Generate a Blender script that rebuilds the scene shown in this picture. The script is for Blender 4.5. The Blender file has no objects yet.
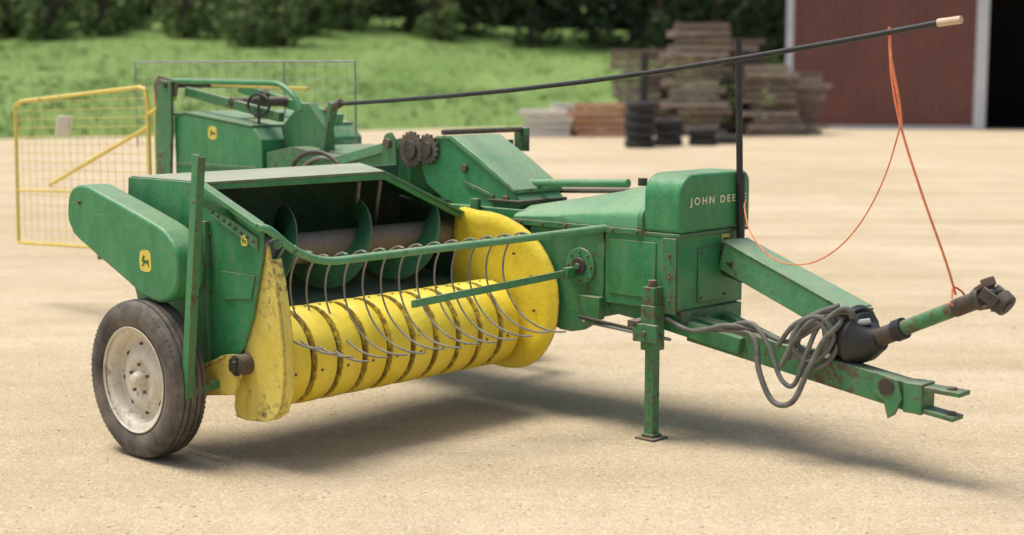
import bpy, bmesh, math, random
from mathutils import Vector, Matrix
random.seed(7)
R=math.radians
scene=bpy.context.scene
scene.view_settings.view_transform='Standard'
scene.view_settings.look='None'
scene.view_settings.exposure=0
COL=scene.collection

# ---------------------------------------------------------------- materials
def mat_new(name):
    m=bpy.data.materials.new(name); m.use_nodes=True
    nt=m.node_tree; nt.nodes.clear()
    out=nt.nodes.new('ShaderNodeOutputMaterial'); b=nt.nodes.new('ShaderNodeBsdfPrincipled')
    nt.links.new(b.outputs[0],out.inputs[0])
    return m,nt,b
def noise(nt,vec,scale,detail=4,rough=.6):
    n=nt.nodes.new('ShaderNodeTexNoise'); n.inputs['Scale'].default_value=scale
    n.inputs['Detail'].default_value=detail; n.inputs['Roughness'].default_value=rough
    if vec is not None: nt.links.new(vec,n.inputs['Vector'])
    return n.outputs['Fac']
def ramp(nt,fac,stops):
    r=nt.nodes.new('ShaderNodeValToRGB'); e=r.color_ramp.elements
    while len(e)<len(stops): e.new(.5)
    for i,(p,c) in enumerate(stops):
        e[i].position=p; e[i].color=(c,c,c,1) if isinstance(c,(int,float)) else (*c,1)
    nt.links.new(fac,r.inputs[0]); return r.outputs[0]
def mix(nt,fac,a,b,mode='MIX'):
    m=nt.nodes.new('ShaderNodeMix'); m.data_type='RGBA'; m.blend_type=mode
    for s,v in ((m.inputs[0],fac),(m.inputs[6],a),(m.inputs[7],b)):
        if isinstance(v,bpy.types.NodeSocket): nt.links.new(v,s)
        elif isinstance(v,(int,float)): s.default_value=v
        else: s.default_value=(*v,1)
    return m.outputs[2]
def math_n(nt,op,a,b=None,clamp=False):
    m=nt.nodes.new('ShaderNodeMath'); m.operation=op; m.use_clamp=clamp
    for s,v in ((m.inputs[0],a),(m.inputs[1],b)):
        if v is None: continue
        if isinstance(v,bpy.types.NodeSocket): nt.links.new(v,s)
        else: s.default_value=v
    return m.outputs[0]
def bump(nt,b,h,strength,dist):
    bp=nt.nodes.new('ShaderNodeBump'); bp.inputs['Strength'].default_value=strength; bp.inputs['Distance'].default_value=dist
    nt.links.new(h,bp.inputs['Height']); nt.links.new(bp.outputs[0],b.inputs['Normal'])

def worn(name,base,alt,rust=.35,dust=.5,rough=.45,metal=0,rustcol=(.11,.058,.032),spec=.5,dustcol=(.38,.34,.25),grime=.5,edge=0,edgecol=(.15,.09,.055)):
    m,nt,b=mat_new(name)
    g=nt.nodes.new('ShaderNodeNewGeometry'); pos=g.outputs['Position']
    n1=noise(nt,pos,3.2,5,.65); n2=noise(nt,pos,30,6,.74)
    c=mix(nt,ramp(nt,n1,[(.35,0),(.65,1)]),base,alt)
    mp=nt.nodes.new('ShaderNodeMapping'); mp.inputs['Scale'].default_value=(8,8,2.6); nt.links.new(pos,mp.inputs[0])
    st=noise(nt,mp.outputs[0],1.6,5,.7)
    c=mix(nt,math_n(nt,'MULTIPLY',ramp(nt,st,[(.52,0),(.80,1)]),grime),c,tuple(x*.30+.012 for x in base))
    c=mix(nt,math_n(nt,'MULTIPLY',ramp(nt,st,[(.25,1),(.50,0)]),dust*.4),c,dustcol)
    c=mix(nt,math_n(nt,'MULTIPLY',ramp(nt,n2,[(.45,0),(.8,1)]),dust*.4),c,dustcol)
    mp2=nt.nodes.new('ShaderNodeMapping'); mp2.inputs['Scale'].default_value=(6,6,60); mp2.inputs['Rotation'].default_value=(.3,.5,.2); nt.links.new(pos,mp2.inputs[0])
    sc=noise(nt,mp2.outputs[0],1.5,3,.6)
    c=mix(nt,math_n(nt,'MULTIPLY',ramp(nt,sc,[(.66,0),(.72,1)]),.25*min(1,grime*2)),c,dustcol)
    rm=math_n(nt,'ADD',math_n(nt,'MULTIPLY',n2,.55),math_n(nt,'MULTIPLY',n1,.45))
    rmk=ramp(nt,rm,[(.62-rust*.17,0),(.69-rust*.15,.9)])
    if edge:
        bv=nt.nodes.new('ShaderNodeBevel'); bv.samples=3; bv.inputs['Radius'].default_value=.012
        vm=nt.nodes.new('ShaderNodeVectorMath'); vm.operation='DOT_PRODUCT'; nt.links.new(bv.outputs[0],vm.inputs[0]); nt.links.new(g.outputs['Normal'],vm.inputs[1])
        em=ramp(nt,vm.outputs['Value'],[(.82,1),(.99,0)])
        em=math_n(nt,'MULTIPLY',em,ramp(nt,n2,[(.38,0),(.52,edge)]))
        c=mix(nt,em,c,edgecol)
    c=mix(nt,rmk,c,rustcol)
    sx=nt.nodes.new('ShaderNodeSeparateXYZ'); nt.links.new(g.outputs['Normal'],sx.inputs[0])
    up=ramp(nt,sx.outputs[2],[(.5,0),(.95,1)])
    dm=math_n(nt,'MULTIPLY',math_n(nt,'MULTIPLY',up,ramp(nt,n1,[(.25,.45),(.7,1)])),dust)
    c=mix(nt,dm,c,dustcol)
    nt.links.new(c,b.inputs['Base Color'])
    rr=math_n(nt,'ADD',math_n(nt,'MULTIPLY',n2,.35),rough-.15)
    rr=math_n(nt,'ADD',rr,math_n(nt,'MULTIPLY',rmk,.3),True)
    nt.links.new(rr,b.inputs['Roughness'])
    b.inputs['Metallic'].default_value=metal
    b.inputs['Specular IOR Level'].default_value=spec
    bump(nt,b,math_n(nt,'ADD',n2,math_n(nt,'MULTIPLY',n1,4.5)),.32,.008)
    return m
def plain(name,col,rough=.7,var=.3,scale=8,metal=0,bmp=.2,bd=.01):
    m,nt,b=mat_new(name)
    g=nt.nodes.new('ShaderNodeNewGeometry'); n=noise(nt,g.outputs['Position'],scale,5,.65)
    c=mix(nt,ramp(nt,n,[(.3,0),(.7,1)]),tuple(x*(1-var) for x in col),tuple(min(1,x*(1+var)) for x in col))
    nt.links.new(c,b.inputs['Base Color']); b.inputs['Roughness'].default_value=rough; b.inputs['Metallic'].default_value=metal
    if bmp: bump(nt,b,n,bmp,bd)
    return m

GREEN=worn('aged_green_paint',(.024,.225,.070),(.045,.285,.105),rust=.25,dust=.45,edge=.95,grime=.5)
GREENT=worn('faded_green_paint',(.07,.28,.115),(.11,.34,.155),rust=.30,dust=.5,edge=.95,grime=.5)
GREENR=worn('chipped_green_paint',(.028,.185,.064),(.05,.235,.09),rust=.62,dust=.5,edge=1,grime=.6)
DECK=worn('dusty_deck_paint',(.08,.21,.12),(.13,.25,.15),rust=.35,dust=1.0,dustcol=(.40,.39,.28),edge=.9)
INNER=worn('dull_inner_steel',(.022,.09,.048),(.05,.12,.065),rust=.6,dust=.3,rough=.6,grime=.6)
AUG=worn('rusty_auger_steel',(.22,.165,.125),(.29,.235,.185),rust=.4,dust=.3,metal=.1,rough=.5,rustcol=(.14,.075,.045))
AUGF=worn('worn_auger_flight_paint',(.03,.19,.07),(.07,.25,.11),rust=.5,dust=.5,edge=1)
YEL=worn('aged_yellow_paint',(.87,.65,.035),(.92,.74,.07),rust=.10,dust=.18,rough=.42,grime=.25,rustcol=(.26,.16,.05),edge=.85,edgecol=(.2,.13,.06))
YELR=worn('chipped_yellow_paint',(.80,.62,.08),(.86,.73,.18),rust=.52,dust=.4,grime=.5,rustcol=(.20,.12,.06),edge=1)
CAGEY=worn('cage_yellow_paint',(.74,.57,.09),(.80,.64,.16),rust=.25,dust=.4,grime=.4)
CREAM=worn('cream_rim_paint',(.62,.57,.44),(.72,.67,.54),rust=.36,dust=.5,rustcol=(.26,.18,.11))
STEEL=worn('bare_tine_steel',(.22,.215,.20),(.34,.33,.30),rust=.4,dust=.1,metal=.3,rough=.5)
DARKM=worn('greasy_dark_steel',(.035,.03,.026),(.07,.058,.046),rust=.5,dust=.3,rough=.5,metal=.2)
RUSTM=worn('brown_rusty_steel',(.085,.060,.046),(.14,.10,.072),rust=.3,dust=.35,rough=.65,rustcol=(.05,.03,.02))
BLACKP=plain('black_pipe',(.022,.022,.022),.5,.4,12)
TAN=plain('tan_tip',(.55,.42,.28),.6)
HOSE=plain('dusty_hose_rubber',(.13,.13,.11),.6,.4,20)
GREYW=plain('galvanised_wire',(.30,.31,.30),.5,.2,20,.4)
ORANGE=plain('orange_twine',(.80,.24,.11),.8,.2,40)
WHITE=plain('white_tag',(.75,.74,.7),.6,.05)
DECY=plain('decal_yellow',(.76,.62,.10),.5,.15,40,0,0)
DECG=plain('decal_green',(.02,.13,.05),.5,.2,40,0,0)
LETT=plain('lettering_pale_yellow',(.76,.75,.48),.5,.15,60,0,0)

m,nt,b=mat_new('tyre_rubber'); g=nt.nodes.new('ShaderNodeNewGeometry')
n=noise(nt,g.outputs['Position'],5,6,.7); c=mix(nt,ramp(nt,n,[(.35,0),(.68,.85)]),(.045,.042,.038),(.25,.21,.165))
nt.links.new(c,b.inputs['Base Color']); b.inputs['Roughness'].default_value=.85
bump(nt,b,noise(nt,g.outputs['Position'],80,3),.3,.003); TYRE=m

m,nt,b=mat_new('gravel_ground'); g=nt.nodes.new('ShaderNodeNewGeometry'); pos=g.outputs['Position']
n1=noise(nt,pos,.30,4); n2=noise(nt,pos,1.3,7,.72); n3=noise(nt,pos,34,5,.8); n4=noise(nt,pos,8,4,.7)
vo=nt.nodes.new('ShaderNodeTexVoronoi'); vo.inputs['Scale'].default_value=75; nt.links.new(pos,vo.inputs['Vector'])
c=mix(nt,ramp(nt,n1,[(.35,0),(.65,1)]),(.52,.42,.275),(.65,.54,.38))
c=mix(nt,ramp(nt,n2,[(.38,0),(.72,.7)]),c,(.41,.325,.205))
mp=nt.nodes.new('ShaderNodeMapping'); mp.inputs['Rotation'].default_value=(0,0,.35); mp.inputs['Scale'].default_value=(.12,1.1,1); nt.links.new(pos,mp.inputs[0])
tr=noise(nt,mp.outputs[0],1.0,5,.6)
c=mix(nt,math_n(nt,'MULTIPLY',ramp(nt,tr,[(.49,0),(.62,1)]),.5),c,(.42,.33,.21))
c=mix(nt,math_n(nt,'MULTIPLY',ramp(nt,tr,[(.34,1),(.48,0)]),.4),c,(.69,.585,.43))
sh=nt.nodes.new('ShaderNodeSeparateColor'); nt.links.new(vo.outputs['Color'],sh.inputs[0])
c=mix(nt,math_n(nt,'MULTIPLY',ramp(nt,sh.outputs[0],[(.7,0),(.97,1)]),.4),c,(.72,.64,.50))
c=mix(nt,math_n(nt,'MULTIPLY',ramp(nt,sh.outputs[1],[(.7,0),(.98,1)]),.32),c,(.32,.25,.165))
c=mix(nt,ramp(nt,n3,[(.44,0),(.8,.5)]),c,(.36,.28,.175))
c=mix(nt,ramp(nt,n4,[(.5,0),(.8,.4)]),c,(.38,.30,.19))
nt.links.new(c,b.inputs['Base Color']); b.inputs['Roughness'].default_value=.95; b.inputs['Specular IOR Level'].default_value=.08
h=math_n(nt,'ADD',math_n(nt,'MULTIPLY',vo.outputs['Distance'],-.5),n3)
h=math_n(nt,'ADD',h,math_n(nt,'MULTIPLY',n2,1.5)); h=math_n(nt,'ADD',h,math_n(nt,'MULTIPLY',n4,1.0))
bump(nt,b,h,.6,.022); GRAVEL=m
PEB=plain('pebble_stone',(.50,.42,.31),.9,.32,3,0,0)

def leafmat(name,c1,c2,c3):
    m,nt,b=mat_new(name); g=nt.nodes.new('ShaderNodeNewGeometry')
    c=ramp(nt,g.outputs['Random Per Island'],[(0,c1),(.5,c2),(1,c3)])
    n=noise(nt,g.outputs['Position'],.5,2); c=mix(nt,ramp(nt,n,[(.4,0),(.65,.5)]),c,tuple(x*.5 for x in c1))
    nt.links.new(c,b.inputs['Base Color']); b.inputs['Roughness'].default_value=.7; b.inputs['Specular IOR Level'].default_value=.2
    return m
LEAF=leafmat('leaves_mid_green',(.11,.165,.055),(.17,.24,.085),(.24,.32,.12))
LEAFD=leafmat('leaves_dark_green',(.034,.056,.026),(.055,.086,.037),(.085,.125,.052))
GRASSB=leafmat('grass_blades',(.14,.225,.06),(.165,.25,.07),(.19,.275,.085))
m,nt,b=mat_new('grass_slope'); g=nt.nodes.new('ShaderNodeNewGeometry'); pos=g.outputs['Position']
mp=nt.nodes.new('ShaderNodeMapping'); mp.inputs['Scale'].default_value=(.4,.12,.4); nt.links.new(pos,mp.inputs[0])
c=mix(nt,ramp(nt,noise(nt,mp.outputs[0],.7,4),[(.35,0),(.65,1)]),(.125,.205,.055),(.185,.27,.085))
c=mix(nt,ramp(nt,noise(nt,pos,1.2,4,.6),[(.45,0),(.8,.4)]),c,(.09,.15,.045))
nt.links.new(c,b.inputs['Base Color']); b.inputs['Roughness'].default_value=.95; b.inputs['Specular IOR Level'].default_value=.1
GRASS=m
BARK=plain('bark',(.09,.07,.05),.9,.3,6,0,.6,.05)
def wood(name,col,k=.5):
    m,nt,b=mat_new(name); g=nt.nodes.new('ShaderNodeNewGeometry')
    mp=nt.nodes.new('ShaderNodeMapping'); mp.inputs['Scale'].default_value=(1.5,8,14); nt.links.new(g.outputs['Position'],mp.inputs[0])
    n=noise(nt,mp.outputs[0],1.5,4,.7)
    c=mix(nt,ramp(nt,n,[(.3,0),(.7,1)]),tuple(x*.6 for x in col),col)
    c=mix(nt,math_n(nt,'MULTIPLY',g.outputs['Random Per Island'],k),c,tuple(x*.35 for x in col))
    nt.links.new(c,b.inputs['Base Color']); b.inputs['Roughness'].default_value=.85; return m
WOOD=wood('weathered_grey_wood',(.42,.35,.28),.4); WOODL=wood('pale_boards',(.86,.81,.72),.15); WOODO=wood('orange_boards',(.68,.40,.25),.3); WOODD=wood('dark_wood',(.27,.21,.16))
m,nt,b=mat_new('barn_red_steel'); g=nt.nodes.new('ShaderNodeNewGeometry')
c=mix(nt,ramp(nt,noise(nt,g.outputs['Position'],.6,4),[(.3,0),(.7,1)]),(.165,.062,.050),(.205,.082,.066))
nt.links.new(c,b.inputs['Base Color']); b.inputs['Roughness'].default_value=.5; BARN=m
TRIM=plain('grey_white_trim',(.60,.63,.66),.5,.1,2); DARKIN=plain('barn_inside_shade_black',(.012,.012,.014),.9,.2,2)  # DARKIN: barn's interior shade put into a near-black colour
ROOF=plain('grey_roof_steel',(.3,.31,.32),.5,.15,1,.3)

# ---------------------------------------------------------------- mesh builder
class Bd:
    def __init__(s,flip=True):
        s.v=[];s.f=[];s.mi=[];s.sm=[];s.mats=[];s.flip=flip
    def _m(s,mat):
        if mat not in s.mats: s.mats.append(mat)
        return s.mats.index(mat)
    def add(s,vs,fs,mat,smooth=False):
        o=len(s.v); k=s._m(mat)
        s.v+= [tuple(p) for p in vs]
        for f in fs: s.f.append([i+o for i in f]); s.mi.append(k); s.sm.append(smooth)
    def box(s,a,b,mat):
        x0,y0,z0=a;x1,y1,z1=b
        s.add([(x0,y0,z0),(x1,y0,z0),(x1,y1,z0),(x0,y1,z0),(x0,y0,z1),(x1,y0,z1),(x1,y1,z1),(x0,y1,z1)],
              [(0,3,2,1),(4,5,6,7),(0,1,5,4),(1,2,6,5),(2,3,7,6),(3,0,4,7)],mat)
    def prism(s,ax,pts,a0,a1,mat,smooth=False):
        def mk(p,a):
            if ax=='u': return (a,p[0],p[1])
            if ax=='v': return (p[0],a,p[1])
            return (p[0],p[1],a)
        n=len(pts); vs=[mk(p,a0) for p in pts]+[mk(p,a1) for p in pts]
        s.add(vs,[list(range(n))[::-1],list(range(n,2*n))]+[(i,(i+1)%n,(i+1)%n+n,i+n) for i in range(n)],mat,smooth)
    def tube(s,pts,r,mat,seg=8,sub=0,caps=True):
        P=[Vector(p) for p in pts]
        if sub:
            Q=[]
            for i in range(len(P)-1):
                p0=P[max(i-1,0)];p1=P[i];p2=P[i+1];p3=P[min(i+2,len(P)-1)]
                for k in range(sub):
                    t=k/sub
                    Q.append(.5*((2*p1)+(p2-p0)*t+(2*p0-5*p1+4*p2-p3)*t*t+(3*p1-p0-3*p2+p3)*t**3))
            Q.append(P[-1]); P=Q
        n=len(P); rr=r if isinstance(r,(list,tuple)) else [r]*n
        if len(rr)!=n: rr=[rr[0]+(rr[-1]-rr[0])*i/(n-1) for i in range(n)]
        vs=[];prev=None
        for i in range(n):
            t=(P[min(i+1,n-1)]-P[max(i-1,0)]).normalized()
            if prev is None:
                a=Vector((0,0,1)) if abs(t.z)<.9 else Vector((1,0,0)); x=t.cross(a).normalized()
            else: x=(prev-t*prev.dot(t)).normalized()
            prev=x; y=t.cross(x)
            for k in range(seg):
                an=2*math.pi*k/seg; vs.append(P[i]+(x*math.cos(an)+y*math.sin(an))*rr[i])
        fs=[]
        for i in range(n-1):
            for k in range(seg): fs.append((i*seg+k,i*seg+(k+1)%seg,(i+1)*seg+(k+1)%seg,(i+1)*seg+k))
        s.add(vs,fs,mat,True)
        if caps:
            o=len(s.v)-n*seg; k=s._m(mat)
            s.f.append([o+i for i in range(seg)][::-1]); s.mi.append(k); s.sm.append(False)
            s.f.append([o+(n-1)*seg+i for i in range(seg)]); s.mi.append(k); s.sm.append(False)
    def cyl(s,p,q,r,mat,seg=20,r2=None): s.tube([p,q],[r,r if r2 is None else r2],mat,seg)
    def beam(s,p,q,w,h,mat,roll=0):
        p=Vector(p);q=Vector(q);t=(q-p).normalized(); a=Vector((0,0,1)) if abs(t.z)<.95 else Vector((1,0,0))
        x=t.cross(a).normalized();y=x.cross(t).normalized()
        if roll: x,y=x*math.cos(roll)+y*math.sin(roll),y*math.cos(roll)-x*math.sin(roll)
        vs=[]
        for c in (p,q):
            for sx,sy in ((-1,-1),(1,-1),(1,1),(-1,1)): vs.append(c+x*sx*w/2+y*sy*h/2)
        s.add(vs,[(0,3,2,1),(4,5,6,7),(0,1,5,4),(1,2,6,5),(2,3,7,6),(3,0,4,7)],mat)
    def lathe(s,prof,c,mat,seg=48,close=False):
        vs=[];n=len(prof)
        for i in range(seg):
            an=2*math.pi*i/seg
            for (u,r) in prof: vs.append((c[0]+u,c[1]+r*math.cos(an),c[2]+r*math.sin(an)))
        fs=[]
        for i in range(seg):
            j=(i+1)%seg
            for k in range(n-1 if not close else n):
                l=(k+1)%n; fs.append((i*n+k,i*n+l,j*n+l,j*n+k))
        s.add(vs,fs,mat,True)
    def finish(s,name,parent=None,bevel=0,label=None,angle=35,props=None,loc=None,recalc=True,seg=2):
        vs=[Vector((p[0],-p[1],p[2])) if s.flip else Vector(p) for p in s.v]
        if loc is None:
            mn=[min(p[i] for p in vs) for i in range(3)];mx=[max(p[i] for p in vs) for i in range(3)]
            loc=Vector([(mn[i]+mx[i])/2 for i in range(3)])
            if parent is None: loc.z=mn[2]
        else: loc=Vector(loc)
        me=bpy.data.meshes.new(name); me.from_pydata([p-loc for p in vs],[],s.f)
        for mt in s.mats: me.materials.append(mt)
        me.polygons.foreach_set('material_index',s.mi); me.polygons.foreach_set('use_smooth',s.sm)
        if recalc:
            bm=bmesh.new();bm.from_mesh(me);bmesh.ops.recalc_face_normals(bm,faces=bm.faces);bm.to_mesh(me);bm.free()
        me.set_sharp_from_angle(angle=R(angle))
        o=bpy.data.objects.new(name,me); COL.objects.link(o)
        if bevel:
            b=o.modifiers.new('bevel','BEVEL'); b.width=bevel;b.segments=seg;b.limit_method='ANGLE';b.angle_limit=R(40)
        o['_abs']=tuple(loc)
        if parent is not None:
            pl=Vector(parent.get('_abs',(0,0,0)))
            o.parent=parent; o.location=loc-pl
        else: o.location=loc
        if label: o['label']=label
        if props:
            for k,v in props.items(): o[k]=v
        return o
def smooth_poly(pts,sub=4):
    P=[Vector((p[0],p[1],0)) for p in pts];n=len(P);out=[]
    for i in range(n):
        p0,p1,p2,p3=P[i-1],P[i],P[(i+1)%n],P[(i+2)%n]
        for k in range(sub):
            t=k/sub; q=.5*((2*p1)+(p2-p0)*t+(2*p0-5*p1+4*p2-p3)*t*t+(3*p1-p0-3*p2+p3)*t**3); out.append((q.x,q.y))
    return out

# ---------------------------------------------------------------- baler frame
OX,OY=-1.5195,6.2314
baler=bpy.data.objects.new('hay_baler',None); COL.objects.link(baler)
baler.location=(OX,OY,0); baler.rotation_euler=(0,0,R(47)); baler['_abs']=(0,0,0)
baler['label']='old green square hay baler with yellow pickup parked on gravel'; baler['category']='hay baler'
def empty(name,loc,parent=baler):
    e=bpy.data.objects.new(name,None);COL.objects.link(e);e.parent=parent;e.location=loc;e['_abs']=loc;return e

DEER=[(.10,.56),(.20,.64),(.21,.76),(.28,.93),(.33,.92),(.27,.78),(.29,.72),(.42,.93),(.46,.91),(.36,.70),(.38,.62),(.55,.60),(.75,.59),(.86,.68),(.89,.63),(.83,.50),(.90,.38),(.96,.18),(.90,.17),(.80,.34),(.68,.41),(.50,.42),(.40,.34),(.28,.20),(.10,.16),(.08,.20),(.22,.27),(.29,.42),(.25,.51),(.12,.50)]
def decal(parent,u,v,z,w,h,top=.84):
    b=Bd()
    def shape(w,h,r):
        hw,hh=w/2,h/2
        return smooth_poly([(v-hw*top+r*.8,z+hh),(v+hw*top-r*.8,z+hh),(v+hw*top+r*.1,z+hh-r*.6),(v+hw,z-hh+r),(v+hw-r*.7,z-hh),(v-hw+r*.7,z-hh),(v-hw,z-hh+r),(v-hw*top-r*.1,z+hh-r*.6)],2)
    b.prism('u',shape(w,h,w*.26),u-.002,u,DECY)
    k=.74
    b.prism('u',[(v-w*k/2+x*w*k,z-h*k*.50+y*h*k*.90) for x,y in DEER],u-.0038,u-.0021,DECG)
    return b.finish('decal',parent)
def bolt(b,u,v,z,r=.009,mat=None,d=-1):
    b.cyl((u,v,z),(u+d*.010,v,z),r,mat or RUSTM,6)

# ---- side panel
b=Bd()
P=[(-.37,1.155),(.20,1.155),(.58,1.015),(.57,.86),(.50,.62),(.44,.50),(.30,.33),(.05,.30),(-.30,.55),(-.40,.80)]
b.prism('u',P,.150,.162,GREEN)
b.prism('u',[(.19,1.16),(.585,1.012),(.578,.990),(.19,1.135)],.115,.149,GREEN)
b.prism('u',[(.24,1.075),(.555,.955),(.55,.905),(.25,1.02)],.138,.149,GREENT)
for i in range(8):
    t=i/7; bolt(b,.138,.265+.27*t,1.04-.10*t,.007)
for z in (.95,.82,.7,.58): bolt(b,.15,.235,z,.007)
b.prism('u',[(.20,1.0),(.225,1.0),(.225,.36),(.20,.36)],.125,.149,GREENR)
b.prism('u',[(.30,.80),(.53,.80),(.50,.70),(.32,.68)],.144,.1495,GREEN)
side=b.finish('side_panel',baler,.003)
decal(side,.1375,.475,.938,.040,.042)

b=Bd(); b.beam((-.065,.325,.30),(-.055,.435,1.29),.008,.045,GREEN,R(90)); b.beam((-.055,.345,.30),(-.045,.455,1.28),.035,.008,GREENR,R(90))
b.beam((-.065,.325,.315),(.15,.30,.335),.03,.03,GREENR); b.beam((-.06,.42,1.12),(.15,.38,1.03),.02,.03,GREENR)
b.finish('upright_post',baler,.002)

# ---- drive shield
b=Bd()
SH=[(-.565,1.02),(-.545,1.085),(-.49,1.12),(-.41,1.125),(-.32,1.105),(.10,.995),(.19,.955),(.255,.895),(.27,.82),(.255,.745),(.20,.69),(.12,.668),(.0,.685),(-.10,.73),(-.48,.885),(-.54,.93),(-.565,.97)]
b.prism('u',smooth_poly(SH,3),-.04,.09,GREEN)
sh=b.finish('drive_shield',baler,.014,seg=4)
decal(sh,-.0395,.035,.835,.085,.088)
b=Bd()
b.cyl((-.041,-.46,1.05),(-.050,-.46,1.05),.010,GREENR,8)
b.finish('bolt_head',sh)

# ---- wheels
def wheel(u,v,z,out=-1):
    w=empty('wheel',(u,-v,z)); s=-out
    b=Bd(); K=.78
    xs=[-.080,-.060,-.058,-.050,-.048,-.026,-.024,-.016,-.014,.014,.016,.024,.026,.048,.050,.058,.060,.080]
    hs=[.328,.333,.325,.325,.334,.335,.326,.326,.336,.336,.326,.326,.335,.334,.325,.325,.333,.328]
    prof=[(-.072,.208),(-.082,.222),(-.094,.235),(-.104,.262),(-.103,.290),(-.094,.314)]+list(zip(xs,hs))+[(.094,.314),(.103,.290),(.104,.262),(.094,.235),(.082,.222),(.072,.208)]+[(.06,.200),(-.06,.200)]
    b.lathe([(x*K,r) for x,r in prof],(u,v,z),TYRE,96,True)
    for i in range(84):
        a=2*math.pi*i/84
        for sd in (-1,1):
            p=Vector((u+sd*.066*K,v+.3255*math.cos(a),z+.3255*math.sin(a)));q=Vector((u+sd*.090*K,v+.3145*math.cos(a),z+.3145*math.sin(a)))
            b.beam(p,q,.012,.006,TYRE)
    b.finish('tyre',w,angle=50)
    b=Bd()
    pr=[(-.088,.214),(-.096,.222),(-.092,.226),(-.080,.214),(-.076,.196),(-.066,.188),(-.020,.180),(-.012,.168),(-.016,.150),(-.040,.120),(-.046,.095),(-.040,.070),(-.030,.060),(-.030,.03),(.0,.03),(.0,.17),(.066,.188),(.085,.214),(.088,.222),(.06,.200),(-.06,.200),(-.075,.208)]
    b.lathe([(s*x*K,r) for x,r in pr],(u,v,z),CREAM,64)
    for i in range(5):
        a=2*math.pi*i/5+.3; bu=u+s*(-.036)
        b.cyl((bu,v+.062*math.cos(a),z+.062*math.sin(a)),(bu-s*.010,v+.062*math.cos(a),z+.062*math.sin(a)),.008,RUSTM,6)
    for i in range(8):
        a=2*math.pi*i/8+.1; bu=u+s*(-.014)
        b.cyl((bu,v+.142*math.cos(a),z+.142*math.sin(a)),(bu-s*.004,v+.142*math.cos(a),z+.142*math.sin(a)),.012,DARKM,12)
    b.finish('rim',w,angle=40)
    b=Bd(); b.lathe([(s*x,r) for x,r in [(.05,.036),(-.045,.034),(-.058,.030),(-.070,.024),(-.073,.018),(-.073,.0005)]],(u,v,z),CREAM,24)
    b.finish('hub',w)
wheel(-.025,0,.335); wheel(2.62,-.62,.335,1)
b=Bd(); b.cyl((.06,0,.335),(2.5,-.0,.335),.035,DARKM); b.beam((.2,0,.335),(.2,-.35,.75),.06,.04,DARKM); b.cyl((2.45,-.66,.335),(2.45,.03,.335),.03,DARKM)
b.finish('axle',baler)

# ---- hood over auger
b=Bd()
b.add([(.163,.20,1.16),(1.15,.20,1.16),(1.50,-.37,1.16),(.163,-.37,1.16),(.163,.20,1.148),(1.15,.20,1.148),(1.50,-.37,1.148),(.163,-.37,1.148)],
      [(0,1,2,3),(7,6,5,4),(0,4,5,1),(1,5,6,2),(2,6,7,3),(3,7,4,0)],DECK)
b.add([(1.152,.20,1.16),(1.69,.22,.925),(1.69,-.37,1.02),(1.505,-.37,1.16),(1.152,.20,1.146),(1.69,.22,.91),(1.69,-.37,1.005),(1.505,-.37,1.146)],
      [(0,1,2,3),(7,6,5,4),(0,4,5,1),(1,5,6,2),(2,6,7,3),(3,7,4,0)],GREEN)
b.prism('v',[(.163,1.148),(1.15,1.148),(1.69,.913),(1.69,.885),(1.15,1.120),(.163,1.125)],.188,.199,GREEN)
b.finish('auger_hood',baler,.002)
b=Bd()
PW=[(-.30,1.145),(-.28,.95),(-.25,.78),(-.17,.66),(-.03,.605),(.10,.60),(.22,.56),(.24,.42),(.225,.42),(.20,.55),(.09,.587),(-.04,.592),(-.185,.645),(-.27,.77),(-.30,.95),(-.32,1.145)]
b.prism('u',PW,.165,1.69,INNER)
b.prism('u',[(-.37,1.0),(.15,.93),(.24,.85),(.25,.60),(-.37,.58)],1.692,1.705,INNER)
b.finish('auger_trough',baler)
for (u0,v0,u1) in ((1.02,.17,1.30),(1.15,.17,1.43)):
    b=Bd(); b.cyl((u0,v0,1.115),(u1,-.2,.80),.009,GREYW,8); b.finish('brace_rod',baler)
b=Bd(); ac=(.06,.822)
b.cyl((.17,ac[0],ac[1]),(1.69,ac[0],ac[1]),.070,AUG,28)
def flight(u0,u1,turns,hand,ph=0):
    n=int(40*turns); vs=[];fs=[]
    for i in range(n+1):
        t=i/n;a=hand*2*math.pi*turns*t+ph;u=u0+(u1-u0)*t
        for rr in (.06,.198): vs.append((u,ac[0]+rr*math.cos(a),ac[1]+rr*math.sin(a)))
        for rr in (.198,.06): vs.append((u+.007,ac[0]+rr*math.cos(a),ac[1]+rr*math.sin(a)))
    for i in range(n):
        for k in range(4): fs.append((i*4+k,i*4+(k+1)%4,(i+1)*4+(k+1)%4,(i+1)*4+k))
    b.add(vs,fs,AUGF,True)
flight(.20,1.50,3.0,1,1.0)
b.finish('auger',baler)

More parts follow.
